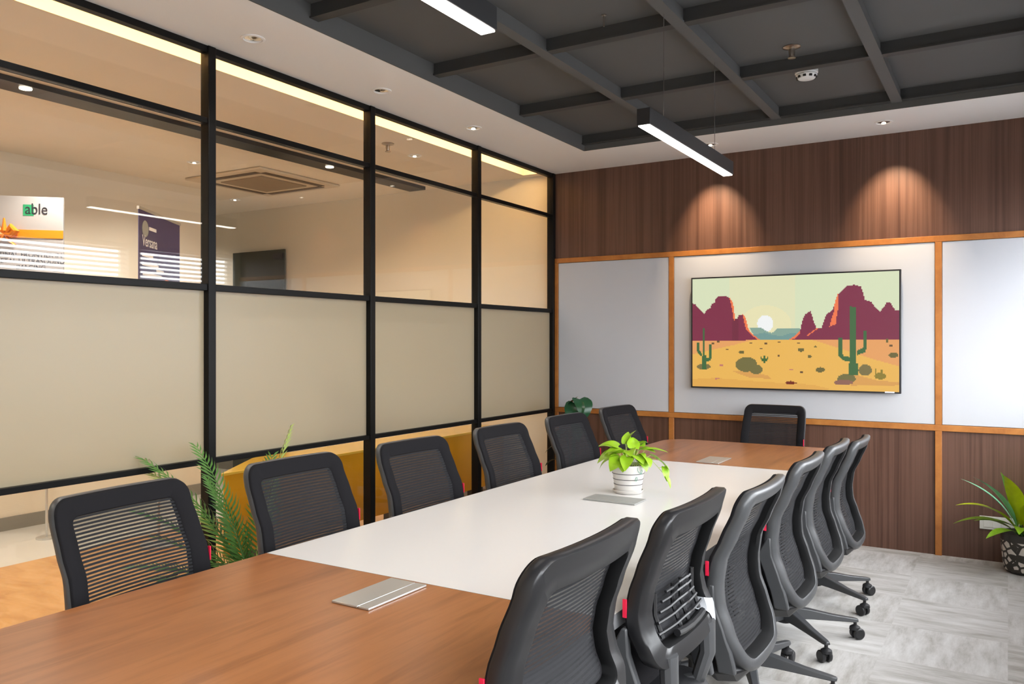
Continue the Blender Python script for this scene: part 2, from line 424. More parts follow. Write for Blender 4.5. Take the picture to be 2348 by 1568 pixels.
def sprinkler(x, y, z, lab):
    t = empty('sprinkler', (x, y, z)); tag(t, lab, 'sprinkler')
    MB().lathe([(.045, 0), (.045, -.004), (.03, -.010), (.014, -.012)], 24).build('escutcheon', 'sprinkler_metal', t)
    MB().lathe([(.014, -.010), (.016, -.03), (.012, -.05), (.020, -.056), (.020, -.060), (.004, -.062)], 16).build('sprinkler_head', 'sprinkler_metal', t)
sprinkler(-3.82, 4.56, CZ, 'fire sprinkler head in the cream ceiling beyond the glass wall')
sprinkler(-.96, 4.38, KZ, 'fire sprinkler head in the dark ceiling above the smoke detector')
# door on the corridor's end wall
d = struct(empty('door_1', (-6.92, BY, 0)))
MB().box(-.40, .40, -.03, -.012, .01, 2.40).build('door_panel', 'smoked_glass', d, smooth=0)
MB().box(.24, .39, -.04, -.03, 2.30, 2.36).build('door_patch', 'black_plastic', d, smooth=0)
MB().tube([(.32, -.075, .9), (.32, -.075, 1.3)], .012).build('door_handle', 'chrome', d)
# mustard sideboard
t = empty('sideboard', (-3.95, 4.72, 0)); tag(t, 'long glossy mustard yellow sideboard with rounded corners behind the lower glass panes', 'sideboard')
def rrect(x0, x1, y0, y1, r, n=6):
    pts = []
    for cx, cy, a0 in ((x1-r, y1-r, 0), (x0+r, y1-r, 90), (x0+r, y0+r, 180), (x1-r, y0+r, 270)):
        for k in range(n+1):
            a = R(a0+90*k/n); pts.append((cx+r*math.cos(a), cy+r*math.sin(a)))
    return pts
def rpoly(P, r, n=5):
    out = []; N_ = len(P)
    for i in range(N_):
        a, b, c_ = Vector(P[i-1]), Vector(P[i]), Vector(P[(i+1) % N_]); p0 = b+(a-b).normalized()*r; p1 = b+(c_-b).normalized()*r
        for k in range(n+1):
            q = k/n; v_ = p0*(1-q)**2+b*2*q*(1-q)+p1*q*q; out.append((v_.x, v_.y))
    return out
SP = [(.17, -1.65), (.17, 1.38), (-.16, 1.38), (-.16, -1.14)]
MB().prism(rpoly(SP, .04), .20, .665).build('body', 'mustard', t, bevel=.012)
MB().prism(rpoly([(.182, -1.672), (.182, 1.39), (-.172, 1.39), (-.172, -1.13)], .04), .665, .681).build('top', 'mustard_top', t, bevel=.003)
for y in (-1.3, 0, 1.1): MB().box(-.02, .1, y-.03, y+.03, 0, .20).build('leg', 'black_plastic', t)

# text helper
def text(s, size, m, parent, M, align='LEFT', ext=.0006, sx=1):
    cu = bpy.data.curves.new('lettering', 'FONT'); cu.body = s; cu.size = size; cu.align_x = align; cu.extrude = ext
    o = bpy.data.objects.new('tmp', cu); col.objects.link(o)
    dg = bpy.context.evaluated_depsgraph_get(); dg.update()
    me = bpy.data.meshes.new_from_object(o.evaluated_get(dg)); bpy.data.objects.remove(o)
    me.materials.clear(); me.materials.append(MATS[m])
    q = bpy.data.objects.new('lettering', me); col.objects.link(q); q.parent = parent; q.matrix_local = M @ Matrix.Diagonal((sx, 1, 1, 1)); return q
def plane_M(x, z, y=-.006):      # text in the local XZ plane, readable from -Y
    return Matrix.Translation((x, y, z)) @ Matrix.Rotation(R(90), 4, 'X')

# standing poster with ribbon (left edge of the photo)
P0 = Vector((-5.84, 3.357, 0)); P1 = Vector((-6.33, 2.885, 0)); dirv = (P0-P1).normalized()
t = empty('poster_stand', P0, math.atan2(dirv.y, dirv.x)); W = (P0-P1).length
tag(t, 'white display board with an orange ribbon and bow, at the left edge beyond the glass', 'poster stand')
MB().box(-W, 0, -.005, .02, 1.25, 2.464).build('board', 'poster_paper', t, bevel=.002)
for x in (-W+.12, -.12):
    MB().tube([(x, .03, 0), (x, .03, 1.5)], .009).build('pole', 'aluminium', t); MB().lathe([(.07, 0), (.07, .012)], 24).build('foot', 'aluminium', t, loc=(x, .03, 0))
MB().box(-W, 0, -.011, -.005, 2.166, 2.224).build('ribbon', 'banner_orange', t)
m = MB()
bx, bz = -.375, 2.19
for s in (-1, 1):
    m.tube([(bx, -.02, bz+.0), (bx+s*.05, -.035, bz+.05), (bx+s*.075, -.04, bz+.02), (bx+s*.045, -.035, bz-.01), (bx, -.02, bz)], [.012, .024, .028, .022, .012], 8)
    m.tube([(bx, -.02, bz), (bx+s*.03, -.03, bz-.05), (bx+s*.07, -.03, bz-.08)], [.012, .018, .016], 8, flat=.4)
m.tube([(bx, -.03, bz+.02), (bx, -.035, bz+.11)], [.02, .006], 8)
m.build('bow', 'banner_orange', t)
MB().box(-.262, -.193, -.007, -.005, 2.325, 2.405).build('logo_square', 'logo_green', t)
text('able', .112, 'banner_text_dark', t, plane_M(-.250, 2.338, -.008), sx=.82)
for s, z in (('FINAL FRONTIER IN', 2.03), ('FETAL ULTRASOUND', 1.985), ('IMAGING', 1.94)):
    text(s, .046, 'banner_text_dark', t, plane_M(-.21, z), 'CENTER')
MB().box(-.30, -.11, -.008, -.005, 1.86, 1.90).build('dark_patch', 'black_plastic', t)

# purple roll-up banner
P0 = Vector((-4.83, 3.27, 0)); P1 = Vector((-5.27, 3.90, 0)); dirv = (P1-P0); W = dirv.length
t = empty('roll_up_banner', P0, math.atan2(dirv.y, dirv.x)); tag(t, 'tall purple roll-up banner with white lettering beyond the second glass bay', 'banner')
MB().box(0, W, -.003, .003, 1.20, 2.29).build('printed_sheet', 'banner_purple', t)
MB().lathe([(.12, 0), (.12, .015), (.02, .02)], 28).build('base', 'aluminium', t, loc=(W/2, .012, 0))
MB().box(-.01, W+.01, -.008, .008, 2.285, 2.305).build('top_rail', 'aluminium', t)
MB().tube([(W/2, .012, .01), (W/2, .012, 2.29)], .01).build('pole', 'aluminium', t)
text('Versana', .105, 'banner_white', t, plane_M(.05, 2.055, -.005), sx=.78)
for x0, x1, z in ((.17, .30, 2.17), (.05, .24, 1.985), (.05, .34, 1.925), (.30, .44, 1.895), (.06, .40, 1.86)):
    MB().box(x0, x1, -.0045, -.003, z, z+.022).build('print_line', 'banner_white', t)
MB().lathe([(.0, 0), (.055, 0), (.055, .003)], 24, Matrix.Translation((.10, -.004, 2.17)) @ Matrix.Rotation(R(90), 4, 'X'), cap=False).build('emblem', 'switch_grey', t)
MB().lathe([(.0, 0), (.13, 0), (.13, .003)], 28, Matrix.Translation((.50, -.004, 1.73)) @ Matrix.Rotation(R(90), 4, 'X'), cap=False).build('picture', 'skin_blob', t)

# ------------------------------------------------------------------ ceiling fittings in the room
for i, (x, y) in enumerate(((-3.04, 1.72), (-3.04, 2.65), (-3.045, 3.58), (-3.05, 4.52))):
    downlight(x, y, CZ, ['recessed downlight in the white soffit nearest the camera', 'recessed downlight in the soffit, nearest of the three visible along the glass wall',
              'recessed downlight in the soffit, middle of the three along the glass wall', 'recessed downlight in the soffit, farthest of the three along the glass wall'][i], 'soffit downlights along the glass wall', emit=(i == 3))
for x, la in ((-.69, 'recessed downlight in the soffit above the right half of the screen'), (-1.84, 'recessed downlight partly behind the hanging linear lamp'), ):
    downlight(x, 5.79, CZ, la, 'soffit downlights above the wood wall')
# smoke detector
t = empty('smoke_detector', (-.97, 4.79, KZ)); tag(t, 'white round smoke detector on the dark ceiling', 'smoke detector')
MB().lathe([(.062, 0), (.062, -.022), (.055, -.026)], 32).build('base', 'detector_white', t)
MB().lathe([(.055, -.026), (.058, -.034), (.045, -.052), (.03, -.056)], 32).build('dome', 'detector_white', t)
m = MB()
for k in range(10):
    a = 2*math.pi*k/10; m.box(-.008, .008, -.003, .003, -.006, .006, Matrix.Rotation(a, 4, 'Z') @ Matrix.Translation((0, .0525, -.044)))
m.build('sensor_slot', 'dark_line', t)
t = empty('ceiling_hook', (-1.62, 3.495, KZ)); tag(t, 'thin metal hook stub on the dark ceiling between the two linear lamps', 'hook')
MB().tube([(0, 0, 0), (0, 0, -.055)], .004).build('rod', 'sprinkler_metal', t); MB().lathe([(.012, 0), (.012, -.004)], 14).build('rosette', 'sprinkler_metal', t)

# pendant linear lamps
def pendant(y0, y1, lab):
    x = -1.315; z = 2.333; t = empty('pendant_lamp', (x, (y0+y1)/2, z)); h = (y1-y0)/2
    tag(t, lab, 'pendant light', 'linear pendant lamps over the table')
    MB().box(-.03, .03, -h, h, .004, .075).build('housing', 'black_plastic', t, bevel=.002)
    MB().box(-.024, .024, -h+.004, h-.004, 0, .004).build('diffuser', 'lamp_emit', t)
    for s in (-1, 1):
        yy = s*(h-.24)
        MB().tube([(0, yy, .075), (0, yy, KZ-z)], .0018, 6).build('wire', 'chrome', t)
        MB().lathe([(.018, 0), (.018, -.012), (.006, -.022)], 18).build('ceiling_rose', 'chrome', t, loc=(0, yy, KZ-z))
pendant(3.23, 4.45, 'black linear pendant lamp hanging in front of the wood wall')
pendant(.83, 2.03, 'black linear pendant lamp cut off by the top edge of the photo')

# ------------------------------------------------------------------ television
X0, X1, Z0, Z1 = -2.078, -.616, 1.070, 1.912
tv = empty('television', ((X0+X1)/2, BY, Z0)); tag(tv, 'wall-mounted flat television showing a pixel-art desert with cacti', 'television')
W = X1-X0; H = Z1-Z0
MB().box(-W/2, W/2, -.065, -.04, 0, H).build('bezel', 'black_plastic', tv, bevel=.002)
MB().box(-W/2+.12, W/2-.12, -.04, -.0125, .12, H-.12).build('rear_housing', 'black_plastic', tv, bevel=.004)
MB().box(W/2-.10, W/2-.04, -.0665, -.065, .004, .013).build('sticker', 'banner_white', tv)
def inpoly(x, y, P):
    r = False; n = len(P); j = n-1
    for i in range(n):
        if (P[i][1] > y) != (P[j][1] > y) and x < (P[j][0]-P[i][0])*(y-P[i][1])/(P[j][1]-P[i][1])+P[i][0]: r = not r
        j = i
    return r
def el(x, y, cx, cy, rx, ry): return ((x-cx)/rx)**2+((y-cy)/ry)**2 < 1
PL = [(150,485),(190,495),(240,545),(290,590),(320,550),(360,530),(370,495),(405,480),(415,440),(450,415),(530,415),(560,440),(590,480),(605,560),(615,640),(650,640),(655,610),(690,600),(715,610),(735,660),(750,730),(790,780),(830,815),(885,852),(150,852)]
PR = [(1170,852),(1230,815),(1280,780),(1290,720),(1310,640),(1330,600),(1380,570),(1400,620),(1415,680),(1440,740),(1490,735),(1510,660),(1535,600),(1590,565),(1610,500),(1640,410),(1680,370),(1720,330),(1790,315),(1850,335),(1870,390),(1885,460),(1950,490),(1985,545),(2020,580),(2055,540),(2080,495),(2110,490),(2140,540),(2160,570),(2210,570),(2210,852)]
OR = [[(560,430),(600,480),(612,560),(622,660),(608,655),(592,560),(580,500)], [(700,598),(722,610),(740,660),(756,720),(775,768),(830,812),(890,852),(850,845),(785,792),(740,752),(722,690)],
      [(1640,405),(1646,540),(1632,600),(1620,700),(1562,725),(1580,650),(1605,570),(1612,480)], [(1165,852),(1230,812),(1275,765),(1283,790),(1238,832),(1190,852)], [(1345,808),(1400,765),(1445,735),(1450,745),(1400,782),(1350,818)]]
TE = [(770,730),(890,730),(930,752),(1000,785),(1030,760),(1060,735),(1285,735),(1285,852),(850,852)]
TE2 = [(800,800),(930,778),(1000,800),(1100,815),(1200,780),(1285,800),(1285,852),(850,852)]
def desert(x, y):
    g = None
    if y < 852:
        g = (212, 221, 186)
        if 560 < x < 1230 : g = (220, 220, 182)
        if el(x, y, 935, 700, 260, 190): g = (228, 222, 178)
        if el(x, y, 935, 690, 82, 82): g = (238, 240, 240)
        if inpoly(x, y, TE): g = (132, 162, 148)
        if inpoly(x, y, TE2): g = (112, 150, 146)
        if inpoly(x, y, PL) or inpoly(x, y, PR): g = (124, 42, 70)
        if inpoly(x, y, PL) and x > 590 and y > 640 and x < 660: g = (112, 38, 62)
        for P in OR:
            if inpoly(x, y, P): g = (236, 118, 74)
    else:
        g = (230, 178, 86)
        if inpoly(x, y, [(150,852),(800,852),(600,900),(440,930),(150,990)]) or inpoly(x, y, [(1400,852),(2210,852),(2210,1120),(1950,1040),(1700,950)]): g = (226, 158, 96)
        if inpoly(x, y, [(580,1150),(760,1150),(960,1200),(1000,1235),(760,1215)]) or inpoly(x, y, [(1780,1190),(2000,1250),(2210,1270),(2210,1300),(1760,1300)]): g = (214, 156, 82)
        if inpoly(x, y, [(150,1230),(420,1220),(900,1260),(1400,1290),(1600,1340),(150,1330)]): g = (222, 166, 80)
    for a in ((1890,1150,60,55), (285,1108,74,30)):
        if el(x, y, *a): g = (120, 108, 66)
    for a in ((740,1090,112,72), (840,1138,68,46), (1720,1235,84,50)):
        if el(x, y, *a) : g = (112, 106, 62)
    if el(x, y, 1690, 1270, 90, 26): g = (140, 96, 82)
    for a in ((1475,1145,42,25), (1290,950,32,18), (690,968,28,16), (2140,1003,42,26), (2085,865,14,18), (1375,1015,18,16), (1430,920,12,10)):
        if el(x, y, *a): g = (104, 96, 52)
    if el(x, y, 2025, 1208, 52, 32) or (1978 < x < 1992 and 1135 < y < 1190) or (2028 < x < 2042 and 1145 < y < 1190): g = (136, 120, 44)
    for a in ((385,878),(540,940),(445,862),(790,880),(940,885),(890,935),(1070,1005),(1075,872),(1265,882),(2120,910),(1298,1170)):
        if abs(x-a[0]) < 13 and abs(y-a[1]) < 8: g = (104, 78, 50)
    if (888 < x < 900 and 1010 < y < 1040) or (918 < x < 934 and 1008 < y < 1075) or (950 < x < 964 and 1010 < y < 1040) or (900 < x < 955 and 1035 < y < 1055): g = (62, 100, 52)
    if inpoly(x, y, [(1128,1262),(1180,1262),(1190,1252),(1220,1262),(1272,1280),(1150,1287)]): g = (112, 36, 18)
    for a in ((475,1097),(432,1227),(1194,1145)):
        if abs(x-a[0]) < 21 and abs(y-a[1]) < 6: g = (190, 116, 104)
    C = [(272,298,735,1010),(262,312,1000,1138),(208,240,873,960),(346,368,892,1030),(1745,1806,530,1100),(1742,1822,1080,1200),(1645,1678,835,1000),(1872,1906,765,935)]
    for a in C:
        if a[0] < x < a[1] and a[2] < y < a[3]: g = (60, 102, 60)
    for P in ([(208,955),(240,950),(270,985),(270,1010),(225,985)], [(312,1028),(345,1020),(368,1025),(355,1052),(312,1056)], [(1645,990),(1678,985),(1700,1018),(1750,1020),(1750,1062),(1690,1056),(1650,1020)], [(1872,925),(1906,930),(1890,975),(1820,1002),(1820,955),(1860,940)]):
        if inpoly(x, y, P): g = (60, 102, 60)
    return g
def screen():
    NX, NY = 212, 120; sw, sh = W-.022, H-.022
    vs = [(-sw/2+sw*i/NX, -.0656, .011+sh*j/NY) for j in range(NY+1) for i in range(NX+1)]
    fs = []; cl = []
    for j in range(NY):
        for i in range(NX):
            fs.append((j*(NX+1)+i, j*(NX+1)+i+1, (j+1)*(NX+1)+i+1, (j+1)*(NX+1)+i))
            u = (i+.5)/NX; v = 1-(j+.5)/NY
            top = 250-65*u; bot = 1300+65*u
            cl.append(s2l(desert(160+2030*u, top+(bot-top)*v)))
    me = bpy.data.meshes.new('screen'); me.from_pydata(vs, [], fs)
    at = me.color_attributes.new('pixels', 'FLOAT_COLOR', 'CORNER')
    buf = []
    for c_ in cl: buf += [*c_, 1]*4
    at.data.foreach_set('color', buf)
    m = bpy.data.materials.new('screen_picture'); m.use_nodes = True; nt = m.node_tree; b = nt.nodes['Principled BSDF']
    a_ = nt.nodes.new('ShaderNodeVertexColor'); a_.layer_name = 'pixels'
    b.inputs['Base Color'].default_value = (.01, .01, .01, 1); b.inputs['Roughness'].default_value = .25
    nt.links.new(a_.outputs[0], b.inputs['Emission Color']); b.inputs['Emission Strength'].default_value = .92
    me.materials.append(m); o = bpy.data.objects.new('screen', me); col.objects.link(o); o.parent = tv
screen()

# ------------------------------------------------------------------ conference table
TX0, TX1, TY0, TY1, J0, J1, TH = -2.012, -.826, .62, 5.43, 1.808, 4.378, .75
t = empty('conference_table', ((TX0+TX1)/2, (TY0+TY1)/2, 0)); cx, cy = (TX0+TX1)/2, (TY0+TY1)/2
tag(t, 'long conference table with walnut ends and a white middle section', 'table')
hw = (TX1-TX0)/2
def arc(cx_, cy_, r, a0, a1, n=8): return [(cx_+r*math.cos(R(a0+(a1-a0)*k/n)), cy_+r*math.sin(R(a0+(a1-a0)*k/n))) for k in range(n+1)]
r = .16
far = [(-hw, J1-cy), (hw, J1-cy)]+arc(hw-r, TY1-cy-r, r, 0, 90)+arc(-hw+r, TY1-cy-r, r, 90, 180)
near = [(hw, J0-cy), (-hw, J0-cy)]+arc(-hw+r, TY0-cy+r, r, 180, 270)+arc(hw-r, TY0-cy+r, r, 270, 360)
def slab(pts, name, m):
    mb = MB(); n = len(pts); z0, z1 = TH-.038, TH
    mb.prism(pts, z0, z1); mb.mi = [0, 0]+[1]*n
    return mb.build(name, [m, 'table_edge'], t, smooth=30)
slab(far, 'walnut_top', 'table_wood'); slab(near, 'walnut_top', 'table_wood')
slab([(-hw, J0-cy+.0015), (hw, J0-cy+.0015), (hw, J1-cy-.0015), (-hw, J1-cy-.0015)], 'white_top', 'white_laminate')
for y in (TY0-cy+.55, 0, TY1-cy-.75):
    MB().box(-.28, .28, y-.18, y+.18, .02, TH-.038).build('pedestal', 'black_plastic', t, bevel=.005)
MB().box(-.3, .3, TY0-cy+.4, TY1-cy-.6, TH-.07, TH-.038).build('under_frame', 'black_plastic', t)
def power_box(x0, x1, y0, y1, lab, long_y=True, m='aluminium'):
    t = empty('power_box', ((x0+x1)/2, (y0+y1)/2, TH)); w = (x1-x0)/2; h = (y1-y0)/2; tag(t, lab, 'table power box', 'flip-up power boxes set in the table')
    if long_y:
        MB().box(-w, w-.038, -h, h, .0005, .0065).build('flap', m, t, bevel=.0015); MB().box(w-.036, w, -h, h, .0005, .0065).build('rim', m, t, bevel=.0015)
        MB().box(w-.040, w-.034, -h+.002, h*.1, .0007, .0045).build('gap', 'dark_line', t)
    else:
        MB().box(-w, w, -h+.033, h, .0005, .0065).build('flap', m, t, bevel=.0015); MB().box(-w, w, -h, -h+.031, .0005, .0065).build('rim', m, t, bevel=.0015)
power_box(-1.485, -1.36, 1.55, 1.787, 'aluminium power box set in the near walnut end of the table')
power_box(-1.542, -1.306, 3.115, 3.24, 'grey metal power box in the white table top in front of the potted plant', False, 'switch_grey')
power_box(-1.482, -1.354, 4.405, 4.65, 'aluminium power box set in the far walnut end of the table')

# ------------------------------------------------------------------ chairs
def interp(tab, z):
    if z >= tab[0][0]: return tab[0][1]
    for (a, va), (b, vb) in zip(tab, tab[1:]):
        if z >= b:
            k = (z-b)/(a-b); k = k*k*(3-2*k)*.35+k*.65; return vb+(va-vb)*k
    return tab[-1][1]
class Back:
    """backrest shell; facing +x, outer (rear) surface x = rear(z)"""
    def __init__(s, z0, z1, rear, half, rt, rb, w_side, w_top, w_bot, conc=.022, flat=False):
        s.flat = flat
        s.z0, s.z1, s.rear, s.half, s.rt, s.rb, s.ws, s.wt, s.wb, s.conc = z0, z1, rear, half, rt, rb, w_side, w_top, w_bot, conc
    def outline(s, inset=0):
        hwz = .245-inset*s.ws; top = s.z1-inset*s.wt; bot = s.z0+inset*s.wb
        rt = max(.018, s.rt-inset*s.ws*.5); rb = max(.03, s.rb-inset*s.ws)
        pts = []
        n = 8
        def seg(a, b, k):
            for i in range(k): pts.append((a[0]+(b[0]-a[0])*i/k, a[1]+(b[1]-a[1])*i/k))
        def ar(cx, cz, r, a0):
            for i in range(n): a = R(a0+90*i/n); pts.append((cx+r*math.cos(a), cz+r*math.sin(a)))
        ar(hwz-rt, top-rt, rt, 0); seg((hwz-rt, top), (-hwz+rt, top), 10)
        ar(-hwz+rt, top-rt, rt, 90); seg((-hwz, top-rt), (-hwz, bot+rb), 18)
        ar(-hwz+rb, bot+rb, rb, 180); seg((-hwz+rb, bot), (hwz-rb, bot), 10)
        ar(hwz-rb, bot+rb, rb, 270); seg((hwz, bot+rb), (hwz, top-rt), 18)
        return [(y*interp(s.half, z)/.245, z) for y, z in pts]
    def x(s, y, z): return interp(s.rear, z)+s.conc*(y/.24)**2
    def dep(s, z): return .036+.012*max(0, min(1, (.75-z)/.35))
    def frame(s):
        O, I = s.outline(0), s.outline(1); n = len(O); mb = MB()
        sec = [(0, .25), (0, .75), (.12, 1), (.8, 1), (1, .85), (1, .3), (.8, .0), (.35, -.10), (.12, 0)]
        if s.flat: sec = [(0, .16), (0, .84), (.05, 1), (.93, 1), (1, .9), (1, .12), (.95, 0), (.5, -.03), (.06, .0)]
        vs = []
        for (oy, oz), (iy, iz) in zip(O, I):
            for a, b in sec:
                y = oy+(iy-oy)*a; z = oz+(iz-oz)*a
                vs.append((s.x(y, z)+b*s.dep(z), y, z))
        k = len(sec)
        mb.add(vs, [(i*k+j, ((i+1) % n)*k+j, ((i+1) % n)*k+(j+1) % k, i*k+(j+1) % k) for i in range(n) for j in range(k)])
        mb.mi = [1 if 2 <= j <= 5 else 0 for i in range(n) for j in range(k)]     # dark inner side of the shell
        return mb
    def border(s):          # fabric strip laid over the front of the frame
        O, I = s.outline(.03), s.outline(1.06); n = len(O); mb = MB(); vs = []
        sec = [(0, -.004), (.03, .004), (.1, .007), (.92, .003), (1, -.002), (.9, -.006), (.1, -.002)]
        for (oy, oz), (iy, iz) in zip(O, I):
            for a, b in sec:
                y = oy+(iy-oy)*a; z = oz+(iz-oz)*a
                vs.append((s.x(y, z)+s.dep(z)+b, y, z))
        k = len(sec)
        mb.add(vs, [(i*k+j, ((i+1) % n)*k+j, ((i+1) % n)*k+(j+1) % k, i*k+(j+1) % k) for i in range(n) for j in range(k)])
        return mb
    def net(s):
        I = s.outline(1.0); mb = MB()
        zs = [p[1] for p in I]; z0, z1 = min(zs), max(zs); NZ, NY = 40, 10; vs = []
        for i in range(NZ+1):
            z = z0+(z1-z0)*(.5-.5*math.cos(math.pi*i/NZ))
            # half width by scanning the outline
            hw_ = 0
            for (ya, za), (yb, zb) in zip(I, I[1:]+I[:1]):
                if (za-z)*(zb-z) <= 0 and abs(zb-za) > 1e-9:
                    hw_ = max(hw_, ya+(yb-ya)*(z-za)/(zb-za))
                elif abs(za-z) < 1e-6: hw_ = max(hw_, ya)
            for j in range(NY+1):
                y = -hw_+2*hw_*j/NY; vs.append((s.x(y, z)+s.dep(z)*.93, y, z))
        mb.add(vs, [(i*(NY+1)+j, i*(NY+1)+j+1, (i+1)*(NY+1)+j+1, (i+1)*(NY+1)+j) for i in range(NZ) for j in range(NY)])
        return mb

REAR_A = [(.955, -.280), (.89, -.262), (.81, -.228), (.737, -.194), (.66, -.184), (.60, -.188), (.526, -.214), (.45, -.240), (.41, -.250), (.35, -.252)]
HALF_A = [(.955, .232), (.80, .240), (.65, .243), (.52, .240), (.36, .220)]
REAR_B = [(.955, -.280), (.89, -.262), (.81, -.232), (.75, -.212), (.70, -.205), (.66, -.212), (.61, -.235), (.56, -.246)]
HALF_B = [(.955, .232), (.80, .240), (.65, .243), (.55, .235)]

def make_upper(root, kind):
    """everything above the gas lift, parented to root; returns list of parts"""
    if kind == 'A': B = Back(.375, .955, REAR_A, HALF_A, .05, .13, .058, .055, .052)
    else: B = Back(.560, .955, REAR_B, HALF_B, .05, .06, .062, .070, .046, flat=True)
    parts = []
    fr = B.frame().build('backrest_frame', ['chair_grey' if kind == 'A' else 'chair_black', 'black_fabric_trim'], root, smooth=50); parts.append(fr)
    parts.append(B.border().build('fabric_edge', 'chair_fabric', root, smooth=50))
    parts.append(B.net().build('backrest_net', 'chair_net_dense', root, smooth=60))
    # lumbar support with ribs
    if kind == 'B':
        m = MB(); zc = .675
        for i in range(5):
            z = zc-.04+i*.022; w = .165-.018*i; pts = []
            for k in range(13):
                y = -w+2*w*k/12; pts.append((B.x(y, z)+.012-.010*(abs(y) < .045), y, z+.012*(abs(y) < .045)))
            m.tube(pts, .0042, 6)
        for y in (-.14, .14, -.03, .03): m.tube([(B.x(y, z_)+.02, y, z_) for z_ in (zc-.055, zc, zc+.055)], .006, 6)
        m.tube([(B.x(y, zc-.05)-.002, y, zc-.055+.6*y*y) for y in (-.10, -.06, 0, .06, .10)], .010, 8)
        parts.append(m.build('lumbar_support', 'chair_black', root))
    else:
        m = MB()
        for i in range(13):
            z = .55+i*.0125
            m.tube([(B.x(y, z)+.012, y, z) for y in (.105, .125, .145)], .0022, 5)
        parts.append(m.build('lumbar_ribs', 'chair_black', root))
    # side brackets: from the waist down and forward to the mechanism
    for s in (-1, 1):
        y = s*.2335
        zt = .665; front = []; rear = []
        for i in range(9):
            z = zt-(zt-.40)*i/8; xr = interp(REAR_A, z)+.02+.018
            th = .010+.040*min(1, i/2.0)
            rear.append((xr-.004, z)); front.append((xr+th, z))
        yw = .0125; P = rear+front[::-1]
        Mx = Matrix(((1, 0, 0, 0), (0, 0, 1, 0), (0, 1, 0, 0), (0, 0, 0, 1)))   # (x,y,z)->(x,z,y)
        parts.append(MB().prism(P, y-yw, y+yw, Mx).build('side_bracket', 'chair_grey', root, bevel=.005))
    # bottom shell that carries the back under the seat
    m = MB(); n = 10; vs = []
    for i, (x, hw_, za, zb) in enumerate([(-.236, .16, .385, .405), (-.20, .21, .352, .43), (-.14, .222, .345, .43), (-.06, .15, .36, .43), (.06, .09, .38, .43), (.14, .08, .40, .43)]):
        vs += [(x, -hw_, (za+zb)/2), (x, -hw_*.8, za), (x, hw_*.8, za), (x, hw_, (za+zb)/2), (x, hw_*.85, zb), (x, -hw_*.85, zb)]
    fs = [tuple(range(5, -1, -1)), tuple(range(30, 36))]
    for i in range(5):
        for j in range(6): fs.append((i*6+j, i*6+(j+1) % 6, (i+1)*6+(j+1) % 6, (i+1)*6+j))
    m.add(vs, fs); parts.append(m.build('under_shell', 'chair_black', root, bevel=.006))
    if kind == 'B':
        for s in (-1, 1):
            m = MB(); m.tube([(-.222, s*.15, .585), (-.225, s*.15, .50), (-.20, s*.14, .42), (-.12, s*.11, .39)], [.03, .028, .028, .03], 10, flat=.8)
            parts.append(m.build('back_post', 'chair_grey', root, bevel=0))
    # seat
    m = MB(); NX, NY = 14, 14; top = []; bot = []
    for i in range(NX+1):
        for j in range(NY+1):
            u = -1+2*i/NX; v = -1+2*j/NY
            x = u*math.sqrt(1-.28*v*v); y = v*math.sqrt(1-.22*u*u)
            e = max(abs(u), abs(v)); edge = max(0, (e-.72)/.28)
            zt = .515-.038*edge**2-.012*(1-v*v)*(1-u*u)-.02*max(0, u-.5)
            top.append((.115+x*.25, y*.245, zt)); bot.append((.115+x*.245, y*.24, .455))
    w = NX+1; N = w*(NY+1)
    fs = [(i*(NY+1)+j, (i+1)*(NY+1)+j, (i+1)*(NY+1)+j+1, i*(NY+1)+j+1) for i in range(NX) for j in range(NY)]
    fs2 = [tuple(q+N for q in f_[::-1]) for f_ in fs]
    bd = [j for j in range(NY+1)]+[i*(NY+1)+NY for i in range(1, NX+1)]+[NX*(NY+1)+j for j in range(NY-1, -1, -1)]+[i*(NY+1) for i in range(NX-1, 0, -1)]
    fs3 = [(bd[k], bd[(k+1) % len(bd)], bd[(k+1) % len(bd)]+N, bd[k]+N) for k in range(len(bd))]
    m.add(top+bot, fs+fs2+fs3); parts.append(m.build('seat', 'chair_fabric', root, smooth=60))
    parts.append(MB().box(-.10, .30, -.20, .20, .43, .456).build('seat_pan', 'chair_black', root, bevel=.01))
    # red tag on the sitter's left edge
    xt = B.x(.235, .705)+B.dep(.705)
    parts.append(MB().box(xt-.002, xt+.009, .2375, .2425, .690, .735).build('red_tag', 'red_fabric', root, bevel=.001))
    if kind == 'B2': pass
    return parts

